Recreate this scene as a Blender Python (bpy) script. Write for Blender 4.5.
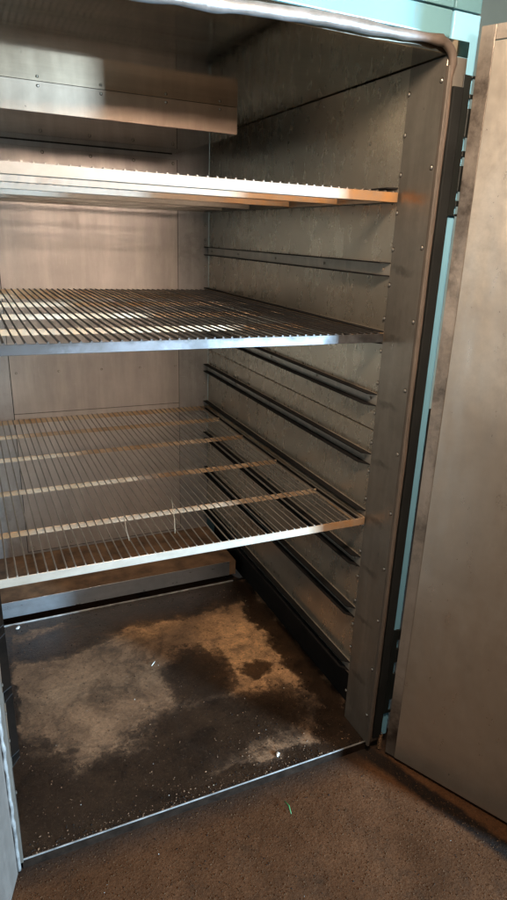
import bpy, bmesh, math, random
from mathutils import Vector, Matrix, noise as mn

# ------------------------------------------------------------------ clear
for o in list(bpy.data.objects):
    bpy.data.objects.remove(o, do_unlink=True)
scene = bpy.context.scene
COL = scene.collection
random.seed(7)

# ------------------------------------------------------------------ camera
def basis(yaw, pitch, roll):
    cy, sy, cp, sp = math.cos(yaw), math.sin(yaw), math.cos(pitch), math.sin(pitch)
    f = Vector((sy*cp, cy*cp, sp)); r = Vector((cy, -sy, 0)); u = r.cross(f)
    return (math.cos(roll)*r + math.sin(roll)*u, -math.sin(roll)*r + math.cos(roll)*u, f)
cam_d = bpy.data.cameras.new('camera'); cam = bpy.data.objects.new('camera', cam_d); COL.objects.link(cam)
r_, u_, f_ = basis(math.radians(25.7563), math.radians(-20.0764), math.radians(2.395))
m = Matrix((( r_.x, u_.x, -f_.x, -0.9751), (r_.y, u_.y, -f_.y, -1.2236), (r_.z, u_.z, -f_.z, 1.4559), (0, 0, 0, 1)))
cam.matrix_world = m
cam_d.sensor_fit = 'VERTICAL'; cam_d.sensor_height = 36.0; cam_d.sensor_width = 36.0
cam_d.lens = 36.0*624.3/900.0
cam_d.shift_x = -12.8/900.0; cam_d.shift_y = 16.5/900.0
cam_d.clip_start = 0.02; cam_d.clip_end = 200
scene.camera = cam

# ------------------------------------------------------------------ light
world = bpy.data.worlds.new('World'); scene.world = world; world.use_nodes = True
bg = world.node_tree.nodes['Background']
bg.inputs[0].default_value = (0.92, 0.92, 0.86, 1); bg.inputs[1].default_value = 0.14

def area(name, loc, target, sx, sy, power, color):
    d = bpy.data.lights.new(name, 'AREA'); d.shape = 'RECTANGLE'; d.size = sx; d.size_y = sy
    d.energy = power; d.color = color
    o = bpy.data.objects.new(name, d); COL.objects.link(o); o.location = loc
    o.rotation_euler = (Vector(target) - Vector(loc)).to_track_quat('-Z', 'Y').to_euler()
    return o
# cool daylight from a doorway out in front on the right, cut off by the open oven door
area('daylight_lamp', (1.84, -3.18, 0.80), (-0.6, 0.8, 1.05), 0.10, 1.0, 800, (0.47, 0.74, 1.0))
# warm shop ceiling lamp in front of the oven, to the left
area('warm_area_light', (-0.52, -0.72, 2.10), (0.1, 0.1, 1.4), 0.26, 0.26, 29, (1.0, 0.80, 0.60))
# added warm fill without a seen source, brightens the back wall
area('warm_area_light', (0.25, -3.4, 2.20), (-0.55, 1.45, 1.32), 0.8, 0.5, 7.0, (1.0, 0.83, 0.70)).data.spread = math.radians(50)

scene.view_settings.view_transform = 'Standard'
scene.view_settings.look = 'None'
scene.view_settings.exposure = 0.0
scene.view_settings.gamma = 1.0
scene.render.engine = 'CYCLES'
scene.cycles.max_bounces = 10
scene.cycles.diffuse_bounces = 5
scene.cycles.glossy_bounces = 6
scene.cycles.sample_clamp_indirect = 2.0

# ------------------------------------------------------------------ dimensions (metres)
W = 1.0          # inner width: x from -W to 0
D = 1.454        # inner depth
H = 1.83         # inner height
YS = 0.125       # seam between front strip and railed wall panels
RAILS = [1.548, 1.377, 1.209, 1.042, 0.874, 0.703, 0.553, 0.378, 0.180]   # underside of each rail
SHELF_Z = [1.570, 1.237, 0.718]
BARS = [0.37, 0.66, 0.97, 1.235]

# ------------------------------------------------------------------ materials
def new_mat(name):
    mt = bpy.data.materials.new(name); mt.use_nodes = True
    nt = mt.node_tree; b = nt.nodes['Principled BSDF']
    return mt, nt, b
class N:
    """small node helper"""
    def __init__(s, nt): s.nt = nt; s.tc = nt.nodes.new('ShaderNodeTexCoord')
    def lk(s, a, b): s.nt.links.new(a, b)
    def mapping(s, scale=(1, 1, 1), rot=(0, 0, 0), loc=(0, 0, 0), src=None):
        n = s.nt.nodes.new('ShaderNodeMapping')
        n.inputs['Scale'].default_value = scale; n.inputs['Rotation'].default_value = rot; n.inputs['Location'].default_value = loc
        s.lk(src or s.tc.outputs['Object'], n.inputs['Vector']); return n.outputs[0]
    def noise(s, vec, scale, detail=6, rough=0.55, dist=0.0, out='Fac'):
        n = s.nt.nodes.new('ShaderNodeTexNoise'); n.inputs['Scale'].default_value = scale
        n.inputs['Detail'].default_value = detail; n.inputs['Roughness'].default_value = rough
        n.inputs['Distortion'].default_value = dist
        s.lk(vec, n.inputs['Vector']); return n.outputs[out]
    def ramp(s, fac, stops):
        n = s.nt.nodes.new('ShaderNodeValToRGB'); e = n.color_ramp.elements
        while len(e) < len(stops): e.new(0.5)
        for i, (p, c) in enumerate(stops):
            e[i].position = p
            e[i].color = c if len(c) == 4 else (*c, 1)
        s.lk(fac, n.inputs[0]); return n.outputs[0]
    def g(s, fac, a, b): return s.ramp(fac, [(a, (0, 0, 0)), (b, (1, 1, 1))])
    def mix(s, fac, a, b, mode='MIX'):
        n = s.nt.nodes.new('ShaderNodeMix'); n.data_type = 'RGBA'; n.blend_type = mode
        if isinstance(fac, (int, float)): n.inputs[0].default_value = fac
        else: s.lk(fac, n.inputs[0])
        for k, v in ((6, a), (7, b)):
            if isinstance(v, tuple): n.inputs[k].default_value = v if len(v) == 4 else (*v, 1)
            else: s.lk(v, n.inputs[k])
        return n.outputs[2]
    def math(s, op, a, b=None, clamp=False):
        n = s.nt.nodes.new('ShaderNodeMath'); n.operation = op; n.use_clamp = clamp
        for k, v in ((0, a), (1, b)):
            if v is None: continue
            if isinstance(v, (int, float)): n.inputs[k].default_value = v
            else: s.lk(v, n.inputs[k])
        return n.outputs[0]
    def bump(s, h, strength, dist=0.002, normal=None):
        n = s.nt.nodes.new('ShaderNodeBump'); n.inputs['Strength'].default_value = strength
        n.inputs['Distance'].default_value = dist; s.lk(h, n.inputs['Height'])
        if normal is not None: s.lk(normal, n.inputs['Normal'])
        return n.outputs[0]
    def sep(s, vec):
        n = s.nt.nodes.new('ShaderNodeSeparateXYZ'); s.lk(vec, n.inputs[0]); return n.outputs
    def blob(s, vec, c, rad):
        """0..1 soft disc (elliptic) around c, in the coordinates of vec"""
        mp = s.nt.nodes.new('ShaderNodeMapping'); mp.vector_type = 'POINT'
        mp.inputs['Location'].default_value = (-c[0]/rad[0], -c[1]/rad[1], -c[2]/rad[2])
        mp.inputs['Scale'].default_value = (1/rad[0], 1/rad[1], 1/rad[2])
        s.lk(vec, mp.inputs['Vector'])
        n = s.nt.nodes.new('ShaderNodeVectorMath'); n.operation = 'LENGTH'; s.lk(mp.outputs[0], n.inputs[0])
        return s.ramp(n.outputs['Value'], [(0.35, (1, 1, 1)), (1.0, (0, 0, 0))])
    def warp(s, scale, amt):
        nz = s.noise(s.tc.outputs['Object'], scale, 5, 0.6, out='Color')
        a = s.nt.nodes.new('ShaderNodeVectorMath'); a.operation = 'SUBTRACT'; s.lk(nz, a.inputs[0]); a.inputs[1].default_value = (.5, .5, .5)
        b = s.nt.nodes.new('ShaderNodeVectorMath'); b.operation = 'SCALE'; s.lk(a.outputs[0], b.inputs[0]); b.inputs['Scale'].default_value = amt
        c = s.nt.nodes.new('ShaderNodeVectorMath'); c.operation = 'ADD'; s.lk(b.outputs[0], c.inputs[0]); s.lk(s.tc.outputs['Object'], c.inputs[1])
        return c.outputs[0]

def steel(name, c1, c2, soot=(0.03, 0.025, 0.02), metallic=0.75, r0=0.28, r1=0.5, streak=(1, 1, 0.12), streak_scale=22,
          soot_a=0.62, soot_b=0.8, bump=0.25, dents=0.0, dent_scale=9, coarse=2.2, spots=True, scratch=0.0, hammer=0.0, mottle=0.35, st_amt=0.35):
    mt, nt, b = new_mat(name); n = N(nt); oc = n.tc.outputs['Object']
    big = n.noise(oc, coarse, 6, 0.6, 0.6)
    col = n.mix(n.g(big, 0.32, 0.68), c1, c2)
    st = n.noise(n.mapping(streak), streak_scale, 5, 0.6)
    col = n.mix(n.math('MULTIPLY', n.g(st, 0.45, 0.75), st_amt), col, tuple(min(1, v*1.45) for v in c1), 'MIX')
    mott = n.noise(oc, 30, 6, 0.7)
    col = n.mix(mottle, col, n.ramp(mott, [(0.3, (0.6, 0.58, 0.55)), (0.7, (1, 1, 1))]), 'MULTIPLY')
    sm = n.noise(n.warp(6, 0.25), 3.1, 7, 0.65)
    col = n.mix(n.math('MULTIPLY', n.g(sm, soot_a, soot_b), 0.8), col, soot)
    if spots:
        sp = n.noise(oc, 75, 2, 0.5)
        col = n.mix(n.math('MULTIPLY', n.g(sp, 0.76, 0.82), 0.6), col, soot)
    n.lk(col, b.inputs['Base Color'])
    b.inputs['Metallic'].default_value = metallic
    rg = n.noise(n.mapping(streak), streak_scale*2.3, 5, 0.65)
    rf = n.math('ADD', n.math('MULTIPLY', rg, 0.5), n.math('ADD', n.math('MULTIPLY', big, 0.25), n.math('MULTIPLY', mott, 0.25)))
    if scratch:
        # fine scuffs: two sets of long thin marks crossing each other
        wv = n.warp(5, 0.05)
        s1 = n.g(n.noise(n.mapping((1, 1, 0.09), (0.10, 0.14, 0.0), (0, 0, 0), wv), 190, 3, 0.6), 0.60, 0.70)
        s2 = n.g(n.noise(n.mapping((0.16, 0.16, 1), (0.55, -0.5, 0.1), (0, 0, 0), wv), 170, 3, 0.6), 0.66, 0.74)
        patch = n.g(n.noise(oc, 4.5, 6, 0.7), 0.46, 0.66)
        sc = n.math('MULTIPLY', n.math('MAXIMUM', s1, s2), n.math('MULTIPLY', patch, scratch))
        col = n.mix(sc, col, tuple(min(1, v*1.7) for v in c1))
        dk = n.math('MULTIPLY', n.g(n.noise(n.mapping((1, 1, 0.10), (0.05, -0.08, 0), (0, 0, 0), wv), 110, 5, 0.65), 0.58, 0.74), 0.22*min(1, scratch*1.6))
        col = n.mix(dk, col, tuple(v*0.35 for v in c2))
        n.lk(col, b.inputs['Base Color'])
    n.lk(n.ramp(rf, [(0.36, (r0,)*3), (0.62, (r1,)*3)]), b.inputs['Roughness'])
    nrm = n.bump(rg, bump, 0.0006)
    if dents:
        dn = n.noise(oc, dent_scale, 2, 0.4)
        nrm = n.bump(dn, dents, 0.01, nrm)
    if hammer:
        nrm = n.bump(n.noise(n.mapping((1, 1, 0.45)), 55, 3, 0.55), hammer, 0.0016, nrm)
    n.lk(nrm, b.inputs['Normal'])
    return mt

M = {}
M['wall'] = steel('wall_steel', (0.53, 0.45, 0.355), (0.40, 0.335, 0.26), metallic=0.78, r0=0.22, r1=0.34, bump=0.08, dents=0.05, dent_scale=5, streak=(1, 1, 0.35), streak_scale=9, soot_a=0.66, soot_b=1.0, scratch=0.06, hammer=0.05, coarse=2.4, mottle=0.07, st_amt=0.08)
M['strip'] = steel('front_strip_steel', (0.31, 0.268, 0.222), (0.21, 0.18, 0.148), metallic=0.72, r0=0.26, r1=0.46, bump=0.15, dents=0.12, soot_a=0.62, soot_b=0.9, scratch=0.25, hammer=0.12)
M['back'] = steel('back_steel', (0.49, 0.415, 0.36), (0.37, 0.31, 0.268), metallic=0.6, r0=0.28, r1=0.44, bump=0.2, dents=0.06, soot_a=0.66, soot_b=0.95, scratch=0.22, hammer=0.08, mottle=0.15)
M['backside'] = steel('back_side_steel', (0.44, 0.395, 0.365), (0.33, 0.295, 0.27), metallic=0.65, r0=0.30, r1=0.48, bump=0.2, soot_a=0.62, soot_b=0.9, scratch=0.35, hammer=0.15)
M['ceil'] = steel('ceiling_polished_steel', (0.56, 0.53, 0.44), (0.42, 0.395, 0.32), metallic=1.0, r0=0.04, r1=0.12, bump=0.02, dents=0.012, streak=(0.1, 1, 1), soot_a=0.6, soot_b=0.95, spots=False, scratch=0.1)
M['duct'] = steel('duct_steel', (0.56, 0.40, 0.29), (0.48, 0.325, 0.225), metallic=0.5, r0=0.32, r1=0.40, bump=0.12, dents=0.04, soot_a=0.75, soot_b=0.95, streak=(1, 1, .2), mottle=0.2)
M['ductbottom'] = steel('duct_bottom_steel', (0.58, 0.52, 0.45), (0.46, 0.40, 0.345), metallic=1.0, r0=0.04, r1=0.09, bump=0.01, soot_a=0.75, soot_b=0.95, spots=False)
M['lip'] = steel('browned_lip_steel', (0.11, 0.085, 0.066), (0.07, 0.055, 0.043), metallic=0.2, r0=0.6, r1=0.75, streak=(1, 1, 1))
M['rail'] = steel('rail_steel', (0.52, 0.45, 0.375), (0.38, 0.33, 0.275), metallic=0.65, r0=0.28, r1=0.42, bump=0.2, soot_a=0.60, soot_b=0.8)
M['railsoot'] = steel('sooty_rail_steel', (0.014, 0.012, 0.011), (0.008, 0.007, 0.007), metallic=0.0, r0=0.7, r1=0.9, bump=0.3)
M['railsoot'].node_tree.nodes['Principled BSDF'].inputs['Specular IOR Level'].default_value = 0.15
M['kick'] = steel('kick_plate_steel', (0.50, 0.52, 0.54), (0.40, 0.42, 0.44), metallic=0.9, r0=0.25, r1=0.38, bump=0.1, streak=(.1, 1, 1), soot_a=0.7, soot_b=0.9)
M['doorpan'] = steel('door_panel_steel', (0.46, 0.385, 0.31), (0.33, 0.272, 0.216), metallic=0.68, r0=0.22, r1=0.46, bump=0.2, dents=0.20, dent_scale=4, soot_a=0.66, soot_b=0.95, coarse=2.4, streak=(1, 1, .3), streak_scale=9, scratch=0.14, hammer=0.10, mottle=0.15, st_amt=0.15)
M['doorrim'] = steel('door_rim_steel', (0.36, 0.30, 0.25), (0.24, 0.195, 0.155), metallic=0.55, r0=0.34, r1=0.55, bump=0.2, soot_a=0.50, soot_b=0.64, coarse=5, scratch=0.3)
M['leftdoor'] = steel('left_door_steel', (0.20, 0.165, 0.14), (0.16, 0.13, 0.11), metallic=0.35, r0=0.4, r1=0.55, bump=0.15, soot_a=0.78, soot_b=0.95)
M['shelf'] = steel('shelf_frame_steel', (0.38, 0.325, 0.265), (0.31, 0.25, 0.19), soot=(0.20, 0.10, 0.04), metallic=0.35, r0=0.36, r1=0.48, bump=0.2, streak=(.3, 1, 1), soot_a=0.58, soot_b=0.75, coarse=4)
M['shelftop'] = steel('tanned_shelf_steel', (0.255, 0.21, 0.165), (0.20, 0.15, 0.105), soot=(0.14, 0.07, 0.03), metallic=0.35, r0=0.4, r1=0.5, bump=0.2, streak=(.3, 1, 1), soot_a=0.58, soot_b=0.75, coarse=4)
M['shelfrust'] = steel('rusty_shelf_bar_steel', (0.47, 0.345, 0.235), (0.36, 0.195, 0.08), soot=(0.13, 0.055, 0.02), metallic=0.3, r0=0.38, r1=0.52, bump=0.25, streak=(.3, 1, 1), soot_a=0.52, soot_b=0.72, coarse=6)
M['scaled'] = steel('scaled_shelf_steel', (0.15, 0.155, 0.17), (0.09, 0.087, 0.087), metallic=0.3, r0=0.36, r1=0.5, bump=0.4, streak=(.3, 1, 1), soot_a=0.48, soot_b=0.60, coarse=14)
M['wire'] = steel('shelf_wire_steel', (0.27, 0.225, 0.18), (0.13, 0.098, 0.07), metallic=0.5, r0=0.35, r1=0.5, bump=0.1)
M['darkwire'] = steel('scaled_wire_steel', (0.055, 0.045, 0.038), (0.03, 0.025, 0.022), metallic=0.4, r0=0.4, r1=0.6, bump=0.2)
M['rivetm'] = steel('rivet_steel', (0.55, 0.48, 0.40), (0.45, 0.38, 0.31), metallic=0.9, r0=0.25, r1=0.35, bump=0.0)

def smudge(mt, blobs, col, amt):
    nt = mt.node_tree; n = N(nt); b = nt.nodes['Principled BSDF']
    src = b.inputs['Base Color'].links[0].from_socket; w = n.warp(20, 0.05); tot = None
    for c, r in blobs:
        bl = n.blob(w, c, r); tot = bl if tot is None else n.math('MAXIMUM', tot, bl)
    f = n.math('MULTIPLY', tot, n.math('MULTIPLY', n.ramp(n.noise(n.tc.outputs['Object'], 30, 6, 0.7), [(0.3, (0.3,)*3), (0.65, (1, 1, 1))]), amt))
    n.lk(n.mix(f, src, col), b.inputs['Base Color'])
smudge(M['strip'], [((0, 0.080, z+0.016), (1, 0.055, 0.012)) for z in RAILS[1:]], (0.05, 0.04, 0.032), 0.55)
smudge(M['strip'], [((0, 0.07, RAILS[0]+0.010), (1, 0.065, 0.016))], (0.26, 0.13, 0.06), 0.9)
for k in ('shelf', 'shelftop'):      # orange on the right-hand ends of the frames
    smudge(M[k], [((-0.02, 0.12, z), (0.26, 0.05, 0.06)) for z in SHELF_Z] + [((-0.05, y, z), (0.45, 0.03, 0.06)) for y in BARS[:2] for z in SHELF_Z], (0.36, 0.17, 0.055), 1.0)
smudge(M['scaled'], [((-0.02, 0.12, SHELF_Z[1]), (0.34, 0.05, 0.06))], (0.010, 0.009, 0.008), 1.0)  # middle shelf's right end: shade painted black over its dark scale
smudge(M['scaled'], [((-0.5, 0.12, SHELF_Z[1]+0.004), (1.4, 0.05, 0.013))], (0.03, 0.025, 0.02), 0.9)
smudge(M['doorpan'], [((0.095, -0.14, 1.50), (0.16, 0.22, 0.30)), ((0.12, -0.19, 1.22), (0.14, 0.2, 0.16))], (0.66, 0.58, 0.48), 0.55)
smudge(M['doorrim'], [((0.06, -0.04, 1.74), (0.1, 0.1, 0.16)), ((0.06, -0.04, 1.55), (0.1, 0.1, 0.10)), ((0.06, -0.04, 0.1), (0.1, 0.1, 0.14))], (0.03, 0.02, 0.014), 0.95)
def simple(name, col, rough=0.6, metallic=0.0, bump=0.0, bscale=80, var=0.25, vscale=8):
    mt, nt, b = new_mat(name); n = N(nt); oc = n.tc.outputs['Object']
    nz = n.noise(oc, vscale, 6, 0.6)
    c = n.ramp(nz, [(0.3, tuple(v*(1-var) for v in col)), (0.7, tuple(min(1, v*(1+var)) for v in col))])
    n.lk(c, b.inputs['Base Color']); b.inputs['Roughness'].default_value = rough; b.inputs['Metallic'].default_value = metallic
    if bump: n.lk(n.bump(n.noise(oc, bscale, 6, 0.65), bump, 0.002), b.inputs['Normal'])
    return mt
M['black'] = simple('black_rubber', (0.010, 0.010, 0.009), 0.75, bump=0.3)
M['soot'] = simple('soot_black', (0.014, 0.011, 0.009), 0.8, bump=0.4)
for k in ('black', 'soot'): M[k].node_tree.nodes['Principled BSDF'].inputs['Specular IOR Level'].default_value = 0.12
M['pitch'] = simple('sill_shadow_black', (0.016, 0.010, 0.007), 0.95, bump=0.4, var=0.5, vscale=30)  # colour of the shadow band under the threshold, painted on the sill
M['pitch'].node_tree.nodes['Principled BSDF'].inputs['Specular IOR Level'].default_value = 0.03
M['hinge'] = simple('black_hinge_metal', (0.018, 0.019, 0.017), 0.5, 0.3, bump=0.2)
M['rustdark'] = simple('dark_rust', (0.16, 0.085, 0.042), 0.75, bump=0.5, bscale=60, var=0.55, vscale=14)
M['brightedge'] = simple('bare_steel_edge', (0.34, 0.32, 0.30), 0.4, 0.5, bump=0.2, var=0.5, vscale=25)
M['chip'] = simple('white_chip', (0.75, 0.72, 0.66), 0.7)
M['straw'] = simple('dry_straw', (0.20, 0.145, 0.09), 0.7)
M['green'] = simple('green_plastic', (0.05, 0.22, 0.07), 0.5)
M['backdrop'] = simple('dim_shop_wall', (0.30, 0.24, 0.155), 0.8, var=0.1, vscale=2)

# light blue oven paint, glossy, brown smudges
def paint(name='pale_blue_enamel', ca=(0.085, 0.185, 0.215), cb=(0.105, 0.215, 0.245), dirt=0.55):
    mt, nt, b = new_mat(name); n = N(nt); oc = n.tc.outputs['Object']
    c = n.mix(n.g(n.noise(oc, 3, 5), 0.3, 0.7), ca, cb)
    sm = n.noise(n.mapping((1, 1, 0.25)), 14, 6, 0.65)
    c = n.mix(n.math('MULTIPLY', n.g(sm, 0.60, 0.74), dirt), c, (0.16, 0.13, 0.085))
    n.lk(c, b.inputs['Base Color']); b.inputs['Roughness'].default_value = 0.30
    n.lk(n.bump(n.noise(oc, 60, 3), 0.05, 0.002), b.inputs['Normal'])
    return mt
M['paint'] = paint()
M['paint_lit'] = paint('lit_blue_stile_enamel', (0.20, 0.43, 0.58), (0.24, 0.49, 0.64), 0.2)  # same enamel made lighter: the light on the stile is painted in

# gasket: silvery foil tape along the top, browned by heat near the corner and down the side
def gasket_mat():
    mt, nt, b = new_mat('foil_taped_gasket'); n = N(nt); oc = n.tc.outputs['Object']
    x, y, z = n.sep(n.warp(9, 0.10))
    side = n.math('SMOOTHSTEP', x) if False else n.g(n.math('ADD', x, 1.0), 0.80, 0.95)
    foil = n.mix(n.g(n.noise(oc, 20, 5, 0.7), 0.35, 0.7), (0.22, 0.22, 0.22), (0.13, 0.12, 0.105))
    brown = n.mix(n.g(n.noise(oc, 12, 5, 0.7), 0.35, 0.7), (0.085, 0.055, 0.036), (0.045, 0.033, 0.025))
    c = n.mix(side, foil, brown)
    n.lk(c, b.inputs['Base Color'])
    n.lk(n.ramp(side, [(0, (0.5,)*3), (1, (0.0,)*3)]), b.inputs['Metallic'])
    n.lk(n.ramp(side, [(0, (0.36,)*3), (1, (0.7,)*3)]), b.inputs['Roughness'])
    n.lk(n.bump(n.noise(oc, 45, 5, 0.7), 0.35, 0.004), b.inputs['Normal'])
    return mt
M['gasket'] = gasket_mat()

# oven floor plate: rusty scale with black grease spots, lit patches and wall shade painted in
def floor_mat():
    mt, nt, b = new_mat('rusty_floor_plate'); n = N(nt); oc = n.tc.outputs['Object']
    w = n.warp(9, 0.16)
    w2 = n.warp(26, 0.05)
    big = n.noise(w2, 5.5, 9, 0.72, 0.5)
    c = n.ramp(big, [(0.26, (0.045, 0.030, 0.020)), (0.42, (0.13, 0.075, 0.041)), (0.55, (0.235, 0.138, 0.077)), (0.74, (0.36, 0.218, 0.122))])
    # patches of warm light painted into the plate as brighter orange
    lt = n.math('MAXIMUM', n.blob(w, (-0.16, 0.58, 0), (0.22, 0.34, 1)), n.math('MULTIPLY', n.blob(w, (-0.45, 0.86, 0), (0.20, 0.10, 1)), 0.7))
    lt = n.math('MULTIPLY', lt, n.ramp(n.noise(w2, 14, 8, 0.75), [(0.30, (0, 0, 0)), (0.58, (1, 1, 1))]))
    c = n.mix(n.math('MULTIPLY', lt, 0.95), c, (0.78, 0.43, 0.20))
    stains_shade = [((-0.25, 0.24, 0), (0.24, 0.17, 1)), ((-0.46, 0.24, 0), (0.28, 0.20, 1)), ((-0.37, 0.50, 0), (0.15, 0.20, 1)),
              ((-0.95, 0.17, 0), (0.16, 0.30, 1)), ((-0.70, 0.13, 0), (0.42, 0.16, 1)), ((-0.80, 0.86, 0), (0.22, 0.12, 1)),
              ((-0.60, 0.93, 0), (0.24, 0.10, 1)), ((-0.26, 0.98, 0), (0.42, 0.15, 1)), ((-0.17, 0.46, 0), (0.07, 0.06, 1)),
              ((-0.01, 0.60, 0), (0.07, 1.2, 1)), ((-0.5, 1.02, 0), (0.8, 0.06, 1)), ((-0.5, 0.03, 0), (1.0, 0.07, 1)), ((-0.04, 0.12, 0), (0.12, 0.14, 1)),  # long strip by the right wall: its shadow and soot painted in
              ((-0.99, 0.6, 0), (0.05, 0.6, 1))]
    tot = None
    for cc, rr in stains_shade:
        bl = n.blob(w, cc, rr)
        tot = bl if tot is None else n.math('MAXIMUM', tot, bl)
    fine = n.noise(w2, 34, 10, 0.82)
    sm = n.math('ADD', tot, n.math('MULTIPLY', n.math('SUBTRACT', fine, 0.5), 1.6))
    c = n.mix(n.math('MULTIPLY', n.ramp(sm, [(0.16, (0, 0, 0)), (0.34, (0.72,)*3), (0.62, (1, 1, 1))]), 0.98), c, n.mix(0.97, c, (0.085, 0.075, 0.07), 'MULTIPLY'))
    # old drip rings and drag marks
    for (cx, cy, rx, ry) in ((-0.30, 0.26, 0.24, 0.20), (-0.72, 0.42, 0.16, 0.14), (-0.16, 0.46, 0.06, 0.05), (-0.55, 0.74, 0.13, 0.09)):
        mp = n.mapping((1/rx, 1/ry, 1), (0, 0, 0), (-cx/rx, -cy/ry, 0), w)
        ln = nt.nodes.new('ShaderNodeVectorMath'); ln.operation = 'LENGTH'; n.lk(mp, ln.inputs[0])
        ring = n.ramp(ln.outputs['Value'], [(0.84, (0, 0, 0)), (0.93, (1, 1, 1)), (1.0, (0, 0, 0))])
        c = n.mix(n.math('MULTIPLY', ring, n.math('MULTIPLY', fine, 0.8)), c, (0.03, 0.02, 0.014))
    ln = n.noise(n.mapping((1.2, 11, 1), (0, 0, 0.12)), 5, 7, 0.75)
    c = n.mix(n.math('MULTIPLY', n.g(ln, 0.58, 0.72), 0.6), c, (0.03, 0.02, 0.014))
    sp = n.noise(oc, 90, 3, 0.6)
    c = n.mix(n.math('MULTIPLY', n.g(sp, 0.58, 0.70), 0.6), c, (0.04, 0.026, 0.017))
    fl = n.noise(oc, 150, 2, 0.5)
    c = n.mix(n.math('MULTIPLY', n.g(fl, 0.74, 0.80), 0.7), c, (0.36, 0.27, 0.18))
    c = n.mix(0.55, c, n.ramp(n.noise(w2, 110, 8, 0.85), [(0.36, (0.45, 0.42, 0.4)), (0.5, (1.05, 1.02, 1.0)), (0.64, (1.8, 1.7, 1.6))]), 'MULTIPLY')
    n.lk(c, b.inputs['Base Color']); b.inputs['Metallic'].default_value = 0.15
    n.lk(n.ramp(sm, [(0.1, (0.66,)*3), (0.8, (0.40,)*3)]), b.inputs['Roughness'])
    n.lk(n.bump(n.math('ADD', n.noise(oc, 40, 8, 0.75), n.math('MULTIPLY', fine, 0.8)), 0.6, 0.003), b.inputs['Normal'])
    return mt
M['floor'] = floor_mat()

# shop floor: matted brown carpet with a dark band beside the door
DO = Vector((0.046, -0.035)); DD = Vector((0.434, -0.901)).normalized(); DN = Vector((-DD.y, DD.x))   # door line; DN points right, away from the oven mouth
def ground_mat():
    mt, nt, b = new_mat('matted_brown_carpet'); n = N(nt); oc = n.tc.outputs['Object']
    big = n.noise(oc, 3.5, 7, 0.65)
    c = n.ramp(big, [(0.3, (0.060, 0.0265, 0.012)), (0.5, (0.100, 0.0455, 0.0215)), (0.72, (0.150, 0.071, 0.035))])
    f = n.noise(oc, 140, 5, 0.75)
    c = n.mix(0.75, c, n.ramp(f, [(0.30, (0.5, 0.47, 0.45)), (0.5, (0.9, 0.88, 0.86)), (0.72, (1.3, 1.25, 1.2))]), 'MULTIPLY')
    # dark band: between 3 and 10 cm to the left of the door line
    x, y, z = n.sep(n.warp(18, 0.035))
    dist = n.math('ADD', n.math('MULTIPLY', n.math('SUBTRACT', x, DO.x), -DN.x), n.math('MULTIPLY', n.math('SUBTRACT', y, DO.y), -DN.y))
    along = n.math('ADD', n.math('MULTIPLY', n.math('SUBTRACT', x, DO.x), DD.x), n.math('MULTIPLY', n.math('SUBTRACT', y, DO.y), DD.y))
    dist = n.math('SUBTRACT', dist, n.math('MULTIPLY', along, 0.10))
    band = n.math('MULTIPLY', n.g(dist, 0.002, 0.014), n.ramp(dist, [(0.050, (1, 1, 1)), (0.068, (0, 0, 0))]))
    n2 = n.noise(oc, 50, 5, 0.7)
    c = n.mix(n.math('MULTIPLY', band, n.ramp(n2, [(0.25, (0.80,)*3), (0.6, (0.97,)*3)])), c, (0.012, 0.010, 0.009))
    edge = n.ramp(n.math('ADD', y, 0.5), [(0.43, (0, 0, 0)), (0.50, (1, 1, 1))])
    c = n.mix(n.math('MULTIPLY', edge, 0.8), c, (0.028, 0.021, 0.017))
    gr = n.noise(n.warp(10, 0.2), 7.5, 8, 0.75)
    c = n.mix(n.math('MULTIPLY', n.g(gr, 0.50, 0.70), 0.7), c, (0.035, 0.021, 0.013))
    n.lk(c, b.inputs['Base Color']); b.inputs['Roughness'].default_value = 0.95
    b.inputs['Specular IOR Level'].default_value = 0.05
    h = n.math('ADD', n.math('MULTIPLY', n.noise(oc, 55, 6, 0.75), 1.0), n.math('MULTIPLY', f, 0.6))
    n.lk(n.bump(h, 0.8, 0.004), b.inputs['Normal'])
    return mt
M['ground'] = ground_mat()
def crumb_mat():
    mt, nt, b = new_mat('carpet_pile_crumbs'); n = N(nt)
    oi = n.noise(n.tc.outputs['Object'], 60, 3, 0.6)
    n.lk(n.ramp(oi, [(0.35, (0.042, 0.021, 0.011)), (0.5, (0.070, 0.036, 0.018)), (0.68, (0.105, 0.057, 0.031))]), b.inputs['Base Color'])
    b.inputs['Roughness'].default_value = 0.95; b.inputs['Specular IOR Level'].default_value = 0.05
    return mt
M['crumb'] = crumb_mat()

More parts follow.
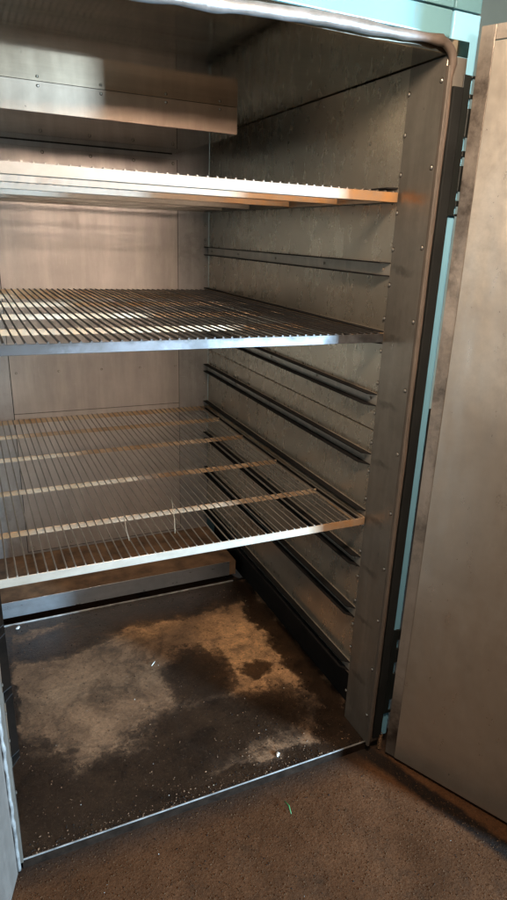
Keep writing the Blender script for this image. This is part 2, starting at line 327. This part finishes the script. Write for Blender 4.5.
# ------------------------------------------------------------------ mesh helpers
class MB:
    def __init__(s): s.bm = bmesh.new()
    def box(s, x0, x1, y0, y1, z0, z1, bevel=0.0, mi=0, segs=1):
        bm = bmesh.new(); bmesh.ops.create_cube(bm, size=1)
        bmesh.ops.scale(bm, vec=(abs(x1-x0), abs(y1-y0), abs(z1-z0)), verts=bm.verts)
        bmesh.ops.translate(bm, vec=((x0+x1)/2, (y0+y1)/2, (z0+z1)/2), verts=bm.verts)
        if bevel: bmesh.ops.bevel(bm, geom=list(bm.edges), offset=bevel, segments=segs, profile=0.6, affect='EDGES')
        for f in bm.faces: f.material_index = mi
        s.join(bm); return s
    def join(s, bm):
        me = bpy.data.meshes.new('t'); bm.to_mesh(me); bm.free(); s.bm.from_mesh(me); bpy.data.meshes.remove(me)
    def tube(s, pts, r, n=6, mi=0, caps=True, ry=None):
        """sweep a circle (or ellipse) along pts"""
        rings = []; P = [Vector(p) for p in pts]
        tot = P[-1]-P[0]; up = Vector((0, 0, 1)) if abs(tot.z) < 0.8*tot.length else Vector((0, 1, 0))
        for i, p in enumerate(P):
            t = (P[min(i+1, len(P)-1)] - P[max(i-1, 0)]).normalized()
            a = t.cross(up)
            a.normalize(); c = a.cross(t).normalized()
            rr = r[i] if isinstance(r, (list, tuple)) else r
            r2 = rr if ry is None else ry
            rings.append([s.bm.verts.new(p + a*math.cos(2*math.pi*k/n)*rr + c*math.sin(2*math.pi*k/n)*r2) for k in range(n)])
        for i in range(len(rings)-1):
            for k in range(n):
                f = s.bm.faces.new((rings[i][k], rings[i][(k+1) % n], rings[i+1][(k+1) % n], rings[i+1][k])); f.smooth = True; f.material_index = mi
        if caps:
            f = s.bm.faces.new(rings[0][::-1]); f.material_index = mi
            f = s.bm.faces.new(rings[-1]); f.material_index = mi
        return s
    def mesh(s, name, mats, smooth=False):
        bmesh.ops.recalc_face_normals(s.bm, faces=s.bm.faces)
        me = bpy.data.meshes.new(name); s.bm.to_mesh(me); s.bm.free()
        for mt in (mats if isinstance(mats, (list, tuple)) else [mats]): me.materials.append(mt)
        if smooth:
            for p in me.polygons: p.use_smooth = True
        return me
    def build(s, name, mats, parent=None, smooth=False):
        return link(name, s.mesh(name, mats, smooth), parent)
def root_loc(o):
    while o.parent: o = o.parent
    return o
def link(name, me, parent=None, loc=None, keep=True):
    """mesh given in world coordinates; stays in place when parented to an unrotated Empty"""
    o = bpy.data.objects.new(name, me); COL.objects.link(o)
    if parent is not None:
        o.parent = parent
        if keep: o.matrix_parent_inverse = parent_world(parent).inverted()
    if loc is not None: o.location = loc
    return o
def parent_world(o):
    mloc = o.matrix_basis.copy()
    if o.parent: return parent_world(o.parent) @ o.matrix_parent_inverse @ mloc
    return mloc
def empty(name, loc, label, cat, group=None):
    o = bpy.data.objects.new(name, None); COL.objects.link(o); o.location = loc; o.empty_display_size = 0.1
    o['label'] = label; o['category'] = cat
    if group: o['group'] = group
    return o
def tag(o, label, cat, group=None):
    o['label'] = label; o['category'] = cat
    if group: o['group'] = group

# ------------------------------------------------------------------ setting
bm = bmesh.new()
GZ = -0.03
ng = 60
v = [bm.verts.new(p) for p in ((-9, -9, GZ), (9, -9, GZ), (9, 6, GZ), (-9, 6, GZ))]; bm.faces.new(v)
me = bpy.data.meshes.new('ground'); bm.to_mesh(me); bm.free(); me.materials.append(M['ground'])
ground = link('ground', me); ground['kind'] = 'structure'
mb = MB(); mb.box(0.4, 6, 3.4, 3.5, GZ, 3.5)
bw = mb.build('wall', M['backdrop']); bw['kind'] = 'structure'

# ------------------------------------------------------------------ the oven
oven = empty('industrial_oven', (-0.5, 0.73, 0), 'large pale blue walk-in industrial oven with its stainless interior open', 'oven')

T = 0.05
# right wall: railed rear panels (upper and lower), proud front strip
lower = MB().box(0, T, YS+0.001, D, 0.165, 0.9715, 0.0012).build('wall_panel', M['wall'], oven)
upper = MB().box(0, T, YS+0.001, D, 0.9745, H, 0.0012).build('wall_panel', M['wall'], oven)
strip = MB().box(-0.0025, T, 0.0, YS+0.004, 0.0, H, 0.0015).build('jamb_strip', M['strip'], oven)
duct_r = MB().box(0.040, 0.049, YS+0.006, D, -0.01, 0.164).build('side_return_duct', M['soot'], oven)
# left wall
llow = MB().box(-W-T, -W, YS+0.001, D, 0.165, H, 0.0012).build('wall_panel', M['wall'], oven)
lstrip = MB().box(-W-T, -W+0.0025, 0.0, YS+0.004, 0.0, H, 0.0015).build('jamb_strip', M['strip'], oven)
MB().box(-W-0.049, -W-0.040, YS+0.006, D, -0.01, 0.164).build('side_return_duct', M['soot'], oven)
# back wall
back = MB().box(-W, 0.0, D+0.003, D+0.05, -0.02, H, 0).build('back_wall', M['backside'], oven)
MB().box(-0.8445, -0.1365, D+0.0021, D+0.0029, 0.097, 1.7372, 0).build('panel_joint', M['soot'], oven)
bpan = MB().box(-0.842, -0.139, D, D+0.002, 0.735, 1.737, 0.0008).build('wall_panel', M['back'], oven)
bpan2 = MB().box(-0.842, -0.139, D+0.0003, D+0.0020, 0.10, 0.733, 0.0008).build('wall_panel', M['back'], oven)
# ceiling, two sheets with a seam
MB().box(-W-T, T, 0.117, D+0.05, H+0.002, H+0.03, 0.001).build('ceiling_sheet', M['ceil'], oven)
MB().box(-W-T, T, 0.0, 0.1155, H+0.001, H+0.03, 0.001).build('ceiling_sheet', M['ceil'], oven)

# supply duct under the ceiling against the back wall
duct = MB().box(-W+0.002, -0.142, 0.816, 0.8185, 1.757, H-0.001, 0.0006).build('supply_duct', M['duct'], oven)
MB().box(-W+0.003, -0.1425, 0.8187, D-0.001, 1.757, 1.7595, 0).build('duct_underside', M['ductbottom'], duct)
MB().box(-0.1445, -0.142, 0.8187, D-0.001, 1.7597, H-0.001, 0).build('duct_end_cap', M['ductbottom'], duct)
MB().box(-W+0.003, -0.143, 0.8150, 0.8158, 1.8240, H+0.0012, 0).build('duct_flange', M['duct'], duct)
MB().box(-W+0.003, -0.160, D-0.003, D-0.0012, 1.7545, 1.7568, 0).build('duct_joint', M['soot'], duct)

# floor plate with raised bright edges, rear step
fl = MB().box(-W, 0.05, 0.012, 1.048, -0.02, 0.0, 0).build('floor_plate', M['floor'], oven)
MB().box(-W, 0.004, 0.0085, 0.0118, -0.0025, 0.0015, 0.0005).build('threshold_edge', M['brightedge'], fl)
MB().box(-W, 0.004, 0.0095, 0.0118, GZ, -0.0027, 0).build('sill_face', M['pitch'], fl)
MB().box(-W, -0.02, 1.0485, 1.0520, -0.02, 0.006, 0.0006).build('plate_edge', M['brightedge'], fl)
MB().box(-W, 0.05, 1.053, 1.07, -0.03, -0.004, 0).build('drain_gap', M['soot'], fl)
step = MB().box(-W, -0.0, 1.074, D, 0.022, 0.088, 0).build('floor_step', M['rustdark'], oven)
MB().box(-W, -0.03, 1.0715, 1.0737, 0.022, 0.090, 0.0006).build('kick_plate', M['kick'], step)

# rivets: shared dome mesh, one object each
def rivet_mesh(r, h):
    mb = MB(); bm = mb.bm; n = 10; prof = [(1.25, 0.0, 1), (1.22, 0.12, 1), (1.0, 0.14, 0), (0.86, 0.62, 0), (0.5, 0.95, 0), (0.0, 1.0, 0)]
    rings = []
    for pr, ph, mi in prof:
        if pr == 0: rings.append([bm.verts.new((0, 0, h))])
        else: rings.append([bm.verts.new((r*pr*math.cos(2*math.pi*k/n), r*pr*math.sin(2*math.pi*k/n), h*ph)) for k in range(n)])
    for i in range(len(rings)-1):
        for k in range(n):
            a, b2 = rings[i][k], rings[i][(k+1) % n]
            if len(rings[i+1]) == 1: f = bm.faces.new((a, b2, rings[i+1][0]))
            else: f = bm.faces.new((a, b2, rings[i+1][(k+1) % n], rings[i+1][k]))
            f.material_index = prof[i][2]; f.smooth = True
    return mb.mesh('rivet', [M['rivetm'], M['soot']])
RV = rivet_mesh(0.0048, 0.0034)
RVS = rivet_mesh(0.0036, 0.0026)
QX = Vector((-1, 0, 0)).to_track_quat('Z', 'Y'); QXL = Vector((1, 0, 0)).to_track_quat('Z', 'Y'); QY = Vector((0, -1, 0)).to_track_quat('Z', 'Y')
def rivet(parent, loc, q, me=RV):
    o = bpy.data.objects.new('rivet', me); COL.objects.link(o); o.parent = parent
    o.matrix_parent_inverse = parent_world(parent).inverted()
    o.location = loc; o.rotation_mode = 'QUATERNION'; o.rotation_quaternion = q
k = 0
z = 1.777
while z > 0.03:                                    # column along the panel seam
    if all(abs(z - (rz+0.016)) > 0.02 for rz in RAILS):
        rivet(strip, (-0.0026, YS-0.001+random.uniform(-.001, .001)+0.008*(z < 1.3), z), QX)
        rivet(lstrip, (-W+0.0026, YS-0.001, z), QXL)
    z -= 0.0838
z = 1.786
while z > 0.02:                                    # column near the mouth
    rivet(strip, (-0.0026, 0.012, z), QX)
    z -= 0.1685
for z in (1.70, 1.60, 1.509, 1.451, 1.427, 1.342, 1.30, 1.10, 0.99, 0.83, 0.765, 0.60, 0.45):   # rear corner
    rivet(upper if z > .98 else lower, (-0.0001, D-0.012, z), QX, RVS)
    if z < 1.72: rivet(back, (-0.016, D+0.0029, z-0.012), QY, RVS)
for y in (0.25, 0.52, 0.80, 1.08, 1.30):
    rivet(upper, (-0.0001, y, 1.808), QX, RVS)
    rivet(upper, (-0.0001, y+.02, 1.690), QX, RVS)
for x in (-0.155, -0.315, -0.48, -0.655, -0.82):
    rivet(bpan, (x, D-0.0001, 1.722), QY)
    rivet(bpan, (x, D-0.0001, 0.905), QY, RVS)
    rivet(bpan2, (x, D+0.0004, 0.118), QY)
for x in (-0.20, -0.37, -0.56, -0.73, -0.9):
    rivet(duct, (x, 0.8157, 1.8215), QY, RVS)

# rails: C-channels, web on the wall, black scaled flanges
def rail_mesh(side):
    mb = MB(); bm = mb.bm; s = -1 if side > 0 else 1
    L0, L1 = 0.0, D-YS-0.004
    P = 0.023; hh = 0.034; t = 0.003
    def bx(x0, x1, z0, z1, mi, cut=0.0):
        vs = []
        for (yy, xx) in ((L0, 0), (L1, 0)):
            pass
        c = [(x0, L0), (x1, L0+cut), (x1, L1), (x0, L1)]
        lo = [bm.verts.new((s*a, b2, z0)) for a, b2 in c]; hi = [bm.verts.new((s*a, b2, z1)) for a, b2 in c]
        fs = [bm.faces.new(lo[::-1]), bm.faces.new(hi)] + [bm.faces.new((lo[i], lo[(i+1) % 4], hi[(i+1) % 4], hi[i])) for i in range(4)]
        for f in fs: f.material_index = mi
    bx(0.0002, t, 0, hh, 0)
    bx(t, P, hh-t, hh, 1, 0.018)
    bx(t, P, 0, t, 1, 0.030)
    # bolt heads along the web
    for yy in (0.03, 0.33, 0.66, 0.99, 1.28):
        b2 = bmesh.new(); bmesh.ops.create_cone(b2, cap_ends=True, segments=6, radius1=0.0045, radius2=0.004, depth=0.004)
        bmesh.ops.rotate(b2, cent=(0, 0, 0), matrix=Matrix.Rotation(math.pi/2, 3, 'Y'), verts=b2.verts)
        bmesh.ops.translate(b2, vec=(s*(t+0.002), yy, hh/2), verts=b2.verts)
        mb.join(b2)
    return mb.mesh('rail', [M['rail'], M['railsoot']])
RMR, RML = rail_mesh(1), rail_mesh(-1)
for i, zr in enumerate(RAILS):
    par = upper if zr > 0.97 else lower
    link('rail', RMR, par, (0, YS+0.002, zr))
    link('rail', RML, llow, (-W, YS+0.002, zr))

# front face: blue enamel panels round the mouth
OX = 0.073     # right outer edge
face = MB().box(-1.6, -0.001, 0.004, 0.06, H+0.032, 1.9105, 0.003, segs=2).build('enamel_panel', M['paint'], oven)
MB().box(-1.6, 0.0005, 0.003, 0.06, 1.9135, 2.35, 0.003, segs=2).build('enamel_panel', M['paint'], oven)
MB().box(0.0030, OX, 0.003, 0.06, 1.9135, 2.35, 0.003, segs=2).build('enamel_panel', M['paint'], oven)
stile = MB().box(0.0025, OX, 0.002, 0.06, 0.012, 1.9105, 0.003, segs=2).build('door_stile', M['paint_lit'], oven)
MB().box(T+0.002, OX-0.002, 0.061, 1.6, 0.0, 2.35, 0.002).build('outer_side_panel', M['paint'], oven)
MB().box(-1.6, -W-T-0.001, 0.004, 0.06, 0.0, 1.8, 0.003).build('door_stile', M['paint'], oven)
# black door seal on the stile
MB().box(0.0135, 0.0435, -0.010, 0.0018, 0.02, 1.775, 0.004, segs=2).build('door_seal', M['black'], stile)
# taped gasket round the mouth
mb = MB(); pts = []; rr = []
def gz(x): return 1.840 + 0.010*max(0, (x+0.55)/0.55)**1.0 - 0.012*max(0, (-x-0.35)/0.3)*1.0*(x < -0.35) + 0.004*mn.noise(Vector((x*9, 1, 0)))
n1 = 90
for i in range(n1):
    x = -1.02 + (0.985)*i/(n1-1)
    pts.append((x, -0.010+0.003*mn.noise(Vector((x*14, 5, 0))), gz(x)))
    rr.append(0.0118*(1+0.35*mn.noise(Vector((x*16, 9, 2)))) - 0.003*max(0, (x+0.25)/0.22))
cxr, cr = -0.035, 0.036
z0 = pts[-1][2]-cr
for i in range(1, 9):
    a = math.pi/2*(1-i/8)
    pts.append((cxr+cr*math.cos(a)*1.1, -0.008, z0+cr*math.sin(a))); rr.append(0.0095)
x1 = pts[-1][0]
for i in range(1, 80):
    z = z0 + (0.006-z0)*i/79
    pts.append((x1 + 0.0015*mn.noise(Vector((z*6, 2, 7))) + 0.003*math.exp(-((z-1.7)/.05)**2), -0.006, z)); rr.append(0.0052+0.0010*mn.noise(Vector((z*11, 4, 4))))
# tube with its own frame so it does not twist at the corner
bm = mb.bm; rings = []; PV = [Vector(p) for p in pts]; nn = 12
for i, p in enumerate(PV):
    t = (PV[min(i+1, len(PV)-1)] - PV[max(i-1, 0)]).normalized()
    a = Vector((0, 1, 0)); a = (a - t*a.dot(t)).normalized(); c = t.cross(a)
    ring = []
    for k in range(nn):
        th = 2*math.pi*k/nn
        w = 1 + 0.10*mn.noise(Vector((p.x*30, p.z*30, k*1.3)))
        ring.append(bm.verts.new(p + (a*math.cos(th)*0.9 + c*math.sin(th))*rr[i]*w))
    rings.append(ring)
for i in range(len(rings)-1):
    for k in range(nn):
        f = bm.faces.new((rings[i][k], rings[i][(k+1) % nn], rings[i+1][(k+1) % nn], rings[i+1][k])); f.smooth = True
bm.faces.new(rings[0][::-1]); bm.faces.new(rings[-1])
mb.build('gasket', M['gasket'], oven)
# metal lip behind the gasket on the right
MB().box(-0.0055, 0.0022, -0.012, 0.0, 0.0, H-0.02, 0.0015).build('mouth_lip', M['lip'], oven)

# hinges: black knuckles with thin gaps
def hinge(z0, z1, gaps):
    h = MB().box(0.0436, 0.0640, -0.0035, 0.0014, z0, z1, 0.0006).build('hinge', M['hinge'], oven)
    prev = z1
    for (a, b2) in gaps + [(z0, z0)]:
        top, bot = prev, max(a, b2)
        if top-bot > 0.004:
            MB().box(0.0642, 0.0780, -0.0050, 0.0014, bot, top, 0.0008).build('knuckle', M['hinge'], h)
        prev = min(a, b2)
hinge(1.520, 1.800, [(1.795, 1.765), (1.757, 1.738), (1.682, 1.655), (1.643, 1.625), (1.572, 1.553), (1.541, 1.525)])
hinge(0.100, 0.400, [(0.365, 0.335), (0.285, 0.245), (0.150, 0.110)])
# spring dangling at the stile's foot
mb = MB(); pts = [(0.043+0.006*math.cos(t*0.9), -0.008+0.006*math.sin(t*0.9), 0.030-0.0008*t) for t in range(70)]
mb.tube(pts, 0.0014, 5); mb.build('spring', M['rustdark'], stile)

# right door, open past square; built in its own frame: s along the door, t thickness to the right
def door_pt(s, t, z): q = DO + DD*s + DN*t; return (q.x, q.y, z)
def door_box(s0, s1, t0, t1, z0, z1, bevel=0.0):
    bm = bmesh.new(); bmesh.ops.create_cube(bm, size=1)
    bmesh.ops.scale(bm, vec=(s1-s0, t1-t0, z1-z0), verts=bm.verts)
    bmesh.ops.translate(bm, vec=((s0+s1)/2, (t0+t1)/2, (z0+z1)/2), verts=bm.verts)
    if bevel: bmesh.ops.bevel(bm, geom=list(bm.edges), offset=bevel, segments=2, profile=0.6, affect='EDGES')
    for v in bm.verts: v.co = door_pt(*v.co)
    mb = MB(); mb.join(bm); return mb
DW = 1.05
door = door_box(0.002, DW, 0.004, 0.11, -0.016, 1.878, 0.004).build('door', M['paint'], oven)
door_box(0.0, 0.0315, 0.0, 0.0039, -0.018, 1.880, 0.001).build('door_rim', M['doorrim'], door)
door_box(0.032, DW, 0.0, 0.0039, 1.8525, 1.880, 0.001).build('door_rim', M['doorrim'], door)
door_box(0.0325, DW-0.03, -0.003, 0.0039, -0.017, 1.850, 0.0015).build('door_inner_panel', M['doorpan'], door)
door_box(0.01, DW, 0.010, 0.09, -0.028, -0.0165, 0.002).build('door_sweep', M['black'], door)

# left door, open, only its hinge side is in view
LO = Vector((-1.012, -0.004)); LD = Vector((-0.30, -0.954)).normalized(); LN = Vector((LD.y, -LD.x))
def ldoor_box(s0, s1, t0, t1, z0, z1, bevel=0.0):
    bm = bmesh.new(); bmesh.ops.create_cube(bm, size=1)
    bmesh.ops.scale(bm, vec=(s1-s0, t1-t0, z1-z0), verts=bm.verts)
    bmesh.ops.translate(bm, vec=((s0+s1)/2, (t0+t1)/2, (z0+z1)/2), verts=bm.verts)
    if bevel: bmesh.ops.bevel(bm, geom=list(bm.edges), offset=bevel, segments=2, profile=0.6, affect='EDGES')
    for v in bm.verts:
        q = LO + LD*v.co.x + LN*v.co.y; v.co = (q.x, q.y, v.co.z)
    mb = MB(); mb.join(bm); return mb
ld = ldoor_box(0.0, 0.28, 0.0, 0.09, -0.024, 1.85, 0.004).build('door', M['leftdoor'], oven)
mb = MB(); pts = []; rr = []
for i in range(50):
    z = -0.018 + 0.5*i/49
    pts.append((-1.009+0.003*mn.noise(Vector((z*30, 3, 1))), 0.000, z)); rr.append(0.0045+0.0025*mn.noise(Vector((z*40, 1, 5))))
mb.tube(pts, rr, 8); mb.build('door_seal', M['brightedge'], ld)

# ------------------------------------------------------------------ wire shelves
def shelf(z, label, frame_m, bar_m, wire_m, wr, first, seed):
    rnd = random.Random(seed)
    root = empty('wire_shelf', (-0.5, YS, z), label, 'oven shelf', 'wire shelves resting on the side rails')
    xa, xb = -W+0.006, -0.008
    ft = 0.003; fh = 0.022
    # front angle: vertical face and a narrow ledge behind it
    mb = MB(); mb.box(xa, xb, YS-0.006, YS-0.003, z-fh, z, 0.0007); mb.box(xa, xb, YS-0.0029, YS+0.016, z-fh, z-fh+0.003, 0)
    mb.build('front_flange', frame_m, root)
    mb = MB(); mb.box(xa, xb, D-0.016, D-0.013, z-fh, z-0.004, 0); mb.build('back_flange', bar_m, root)
    for x0, x1, xf0, xf1 in ((xa, xa+0.003, xa+.0031, xa+0.018), (xb-0.003, xb, xb-0.018, xb-.0031)):
        mb = MB(); mb.box(x0, x1, YS-0.0025, D-0.0165, z-fh, z+0.001, 0); mb.box(xf0, xf1, YS+0.017, D-0.0165, z-fh, z-fh+0.003, 0)
        mb.build('side_flange', bar_m, root)
    for y in BARS:
        mb = MB(); mb.box(xa+0.019, xb-0.019, y-0.0015, y+0.0015, z-fh+0.002, z-0.0045, 0.0005)
        mb.box(xa+0.019, xb-0.019, y+0.0016, y+0.016, z-fh+0.002, z-fh+0.005, 0)
        mb.build('cross_bar', bar_m, root)
    nw = 46; sp = (xb-xa-0.03)/(nw-1)
    for i in range(nw):
        x = xa+0.015+sp*i + rnd.uniform(-.0016, .0016)
        sag = rnd.uniform(0, .0012); dx = rnd.uniform(-.0045, .0045) if rnd.random() < .35 else rnd.uniform(-.0015, .0015)
        pts = [(x, YS-0.0058, z+0.0012), (x, YS+0.004, z+0.0006), (x+dx*.6, 0.37, z-0.002), (x+dx, 0.66, z-0.002-sag), (x+dx*.8, 0.97, z-0.002), (x+dx*.4, 1.235, z-0.002), (x, D-0.0175, z-0.002)]
        mb = MB(); mb.tube(pts, wr, 6)
        mb.build('wire', wire_m, root)
    return root
shelf(SHELF_Z[0], 'topmost wire shelf, above eye level, below the ceiling duct', M['shelftop'], M['shelftop'], M['wire'], 0.0020, True, 1)
shelf(SHELF_Z[1], 'middle wire shelf with blackened wires and dark front edge', M['scaled'], M['shelfrust'], M['darkwire'], 0.0026, False, 2)
shelf(SHELF_Z[2], 'lowest wire shelf with rusty cross bars, hanging above the stained floor plate', M['shelf'], M['shelfrust'], M['wire'], 0.0019, False, 3)

# ------------------------------------------------------------------ small loose things
def chip(loc, size, seed, mat, name, label, cat, group):
    rnd = random.Random(seed); bm = bmesh.new(); bmesh.ops.create_icosphere(bm, subdivisions=1, radius=1)
    for v in bm.verts: v.co = Vector((v.co.x*size[0], v.co.y*size[1], v.co.z*size[2])) * rnd.uniform(0.7, 1.2)
    bmesh.ops.rotate(bm, cent=(0, 0, 0), matrix=Matrix.Rotation(rnd.uniform(0, 6), 3, 'Z'), verts=bm.verts)
    me = bpy.data.meshes.new(name); bm.to_mesh(me); bm.free(); me.materials.append(mat)
    o = link(name, me, None, loc); tag(o, label, cat, group); return o
chip((-0.93, 1.02, 0.004), (0.013, 0.007, 0.005), 4, M['chip'], 'chip', 'larger white chip lying on the floor plate near its rear edge', 'chip', None)
chip((-0.275, 0.065, 0.003), (0.010, 0.006, 0.004), 8, M['chip'], 'chip', 'white chip on the threshold edge near its right half', 'chip', None)
mb = MB(); mb.tube([(-0.318, -0.070, GZ+0.006), (-0.316, -0.092, GZ+0.010), (-0.320, -0.115, GZ+0.006)], [0.0012, 0.0020, 0.0008], 6)
tag(mb.build('plant_sliver', M['green']), 'thin green sliver lying on the brown carpet before the threshold', 'sliver')
mb = MB(); mb.tube([(-0.515, 0.605, 0.004), (-0.505, 0.613, 0.008), (-0.497, 0.625, 0.005)], [0.0011, 0.0016, 0.0009], 6)
tag(mb.build('splinter', M['chip']), 'pale splinter lying in the middle of the stained floor plate', 'splinter')
# straws caught on the lowest shelf
mb = MB(); mb.tube([(-0.665, 0.20, 0.722), (-0.668, 0.215, 0.745), (-0.668, 0.235, 0.772)], 0.0009, 5)
mb.build('straw', M['straw'])
bpy.data.objects['straw']['label'] = 'straight dry straw standing in the left part of the lowest shelf'; bpy.data.objects['straw']['category'] = 'straw'
mb = MB(); mb.tube([(-0.545, 0.20, 0.722), (-0.540, 0.22, 0.75), (-0.528, 0.28, 0.775), (-0.520, 0.31, 0.778)], 0.0010, 5)
o = mb.build('straw', M['straw']); tag(o, 'curved pale straw bent over the middle of the lowest shelf', 'straw')

# crumbs of pile on the carpet and grit on the floor plate: uncountable
def scatter(name, n, region, zf, smin, smax, mats, pick):
    rnd = random.Random(11); vs = []; fs = []; mi = []
    base = [(1, 0, 0), (-1, 0, 0), (0, 1, 0), (0, -1, 0), (0, 0, 1), (0, 0, -0.6)]
    tri = [(0, 2, 4), (2, 1, 4), (1, 3, 4), (3, 0, 4), (2, 0, 5), (1, 2, 5), (3, 1, 5), (0, 3, 5)]
    for i in range(n):
        p = region(rnd)
        if p is None: continue
        s = smin + (smax-smin)*rnd.random()**3
        a = rnd.uniform(0, 6.28); st = rnd.uniform(0.6, 1.8); b0 = len(vs)
        m3 = Matrix.Rotation(a, 3, 'Z') @ Matrix.Rotation(rnd.uniform(-.5, .5), 3, 'X')
        for b in base:
            q = m3 @ Vector((b[0]*s*st, b[1]*s, b[2]*s*0.8))
            vs.append((p[0]+q.x, p[1]+q.y, zf+q.z))
        k = pick(rnd)
        for t in tri: fs.append(tuple(b0+j for j in t)); mi.append(k)
    me = bpy.data.meshes.new(name); me.from_pydata(vs, [], fs)
    for mt in mats: me.materials.append(mt)
    me.polygons.foreach_set('material_index', mi); me.update()
    o = link(name, me); o['kind'] = 'stuff'; return o
def reg_carpet(r):
    x, y = r.uniform(-1.15, 0.5), r.uniform(-0.75, 0.0)
    d = -((Vector((x, y))-DO).dot(DN))
    return (x, y) if d > -0.06 else None
o = scatter('carpet_pile', 26000, reg_carpet, GZ, 0.0006, 0.0024, [M['crumb'], M['chip'], M['soot']], lambda r: 1 if r.random() < 0.0012 else (2 if r.random() < 0.06 else 0))
o['label'] = 'matted brown pile and crumbs of the carpet before the oven'; o['category'] = 'carpet pile'
o = scatter('floor_grit', 2600, lambda r: (r.uniform(-0.98, -0.03), 0.015+1.02*r.random()**1.6), 0.0005, 0.0006, 0.0022, [M['rustdark'], M['chip'], M['soot']], lambda r: 1 if r.random() < 0.012 else (0 if r.random() < 0.5 else 2))
o['label'] = 'loose rust grit scattered over the oven floor plate'; o['category'] = 'grit'

def reg_edge(r):
    k = r.random()
    if k < 0.45: return (r.uniform(-0.99, 0.0), 0.014 + 0.05*r.random()**3)
    if k < 0.7: return (-0.03 - 0.10*r.random()**2, r.uniform(0.02, 1.0))
    if k < 0.85: return (r.uniform(-0.98, -0.05), 1.045 - 0.06*r.random()**2)
    return (r.uniform(-0.5, -0.02), r.uniform(0.02, 0.2))
o = scatter('edge_grit', 1300, reg_edge, 0.0006, 0.0006, 0.0030, [M['rustdark'], M['straw'], M['soot']], lambda r: 1 if r.random() < 0.01 else (0 if r.random() < 0.3 else 2))
o['label'] = 'dark grit and flakes gathered along the edges of the floor plate'; o['category'] = 'grit'
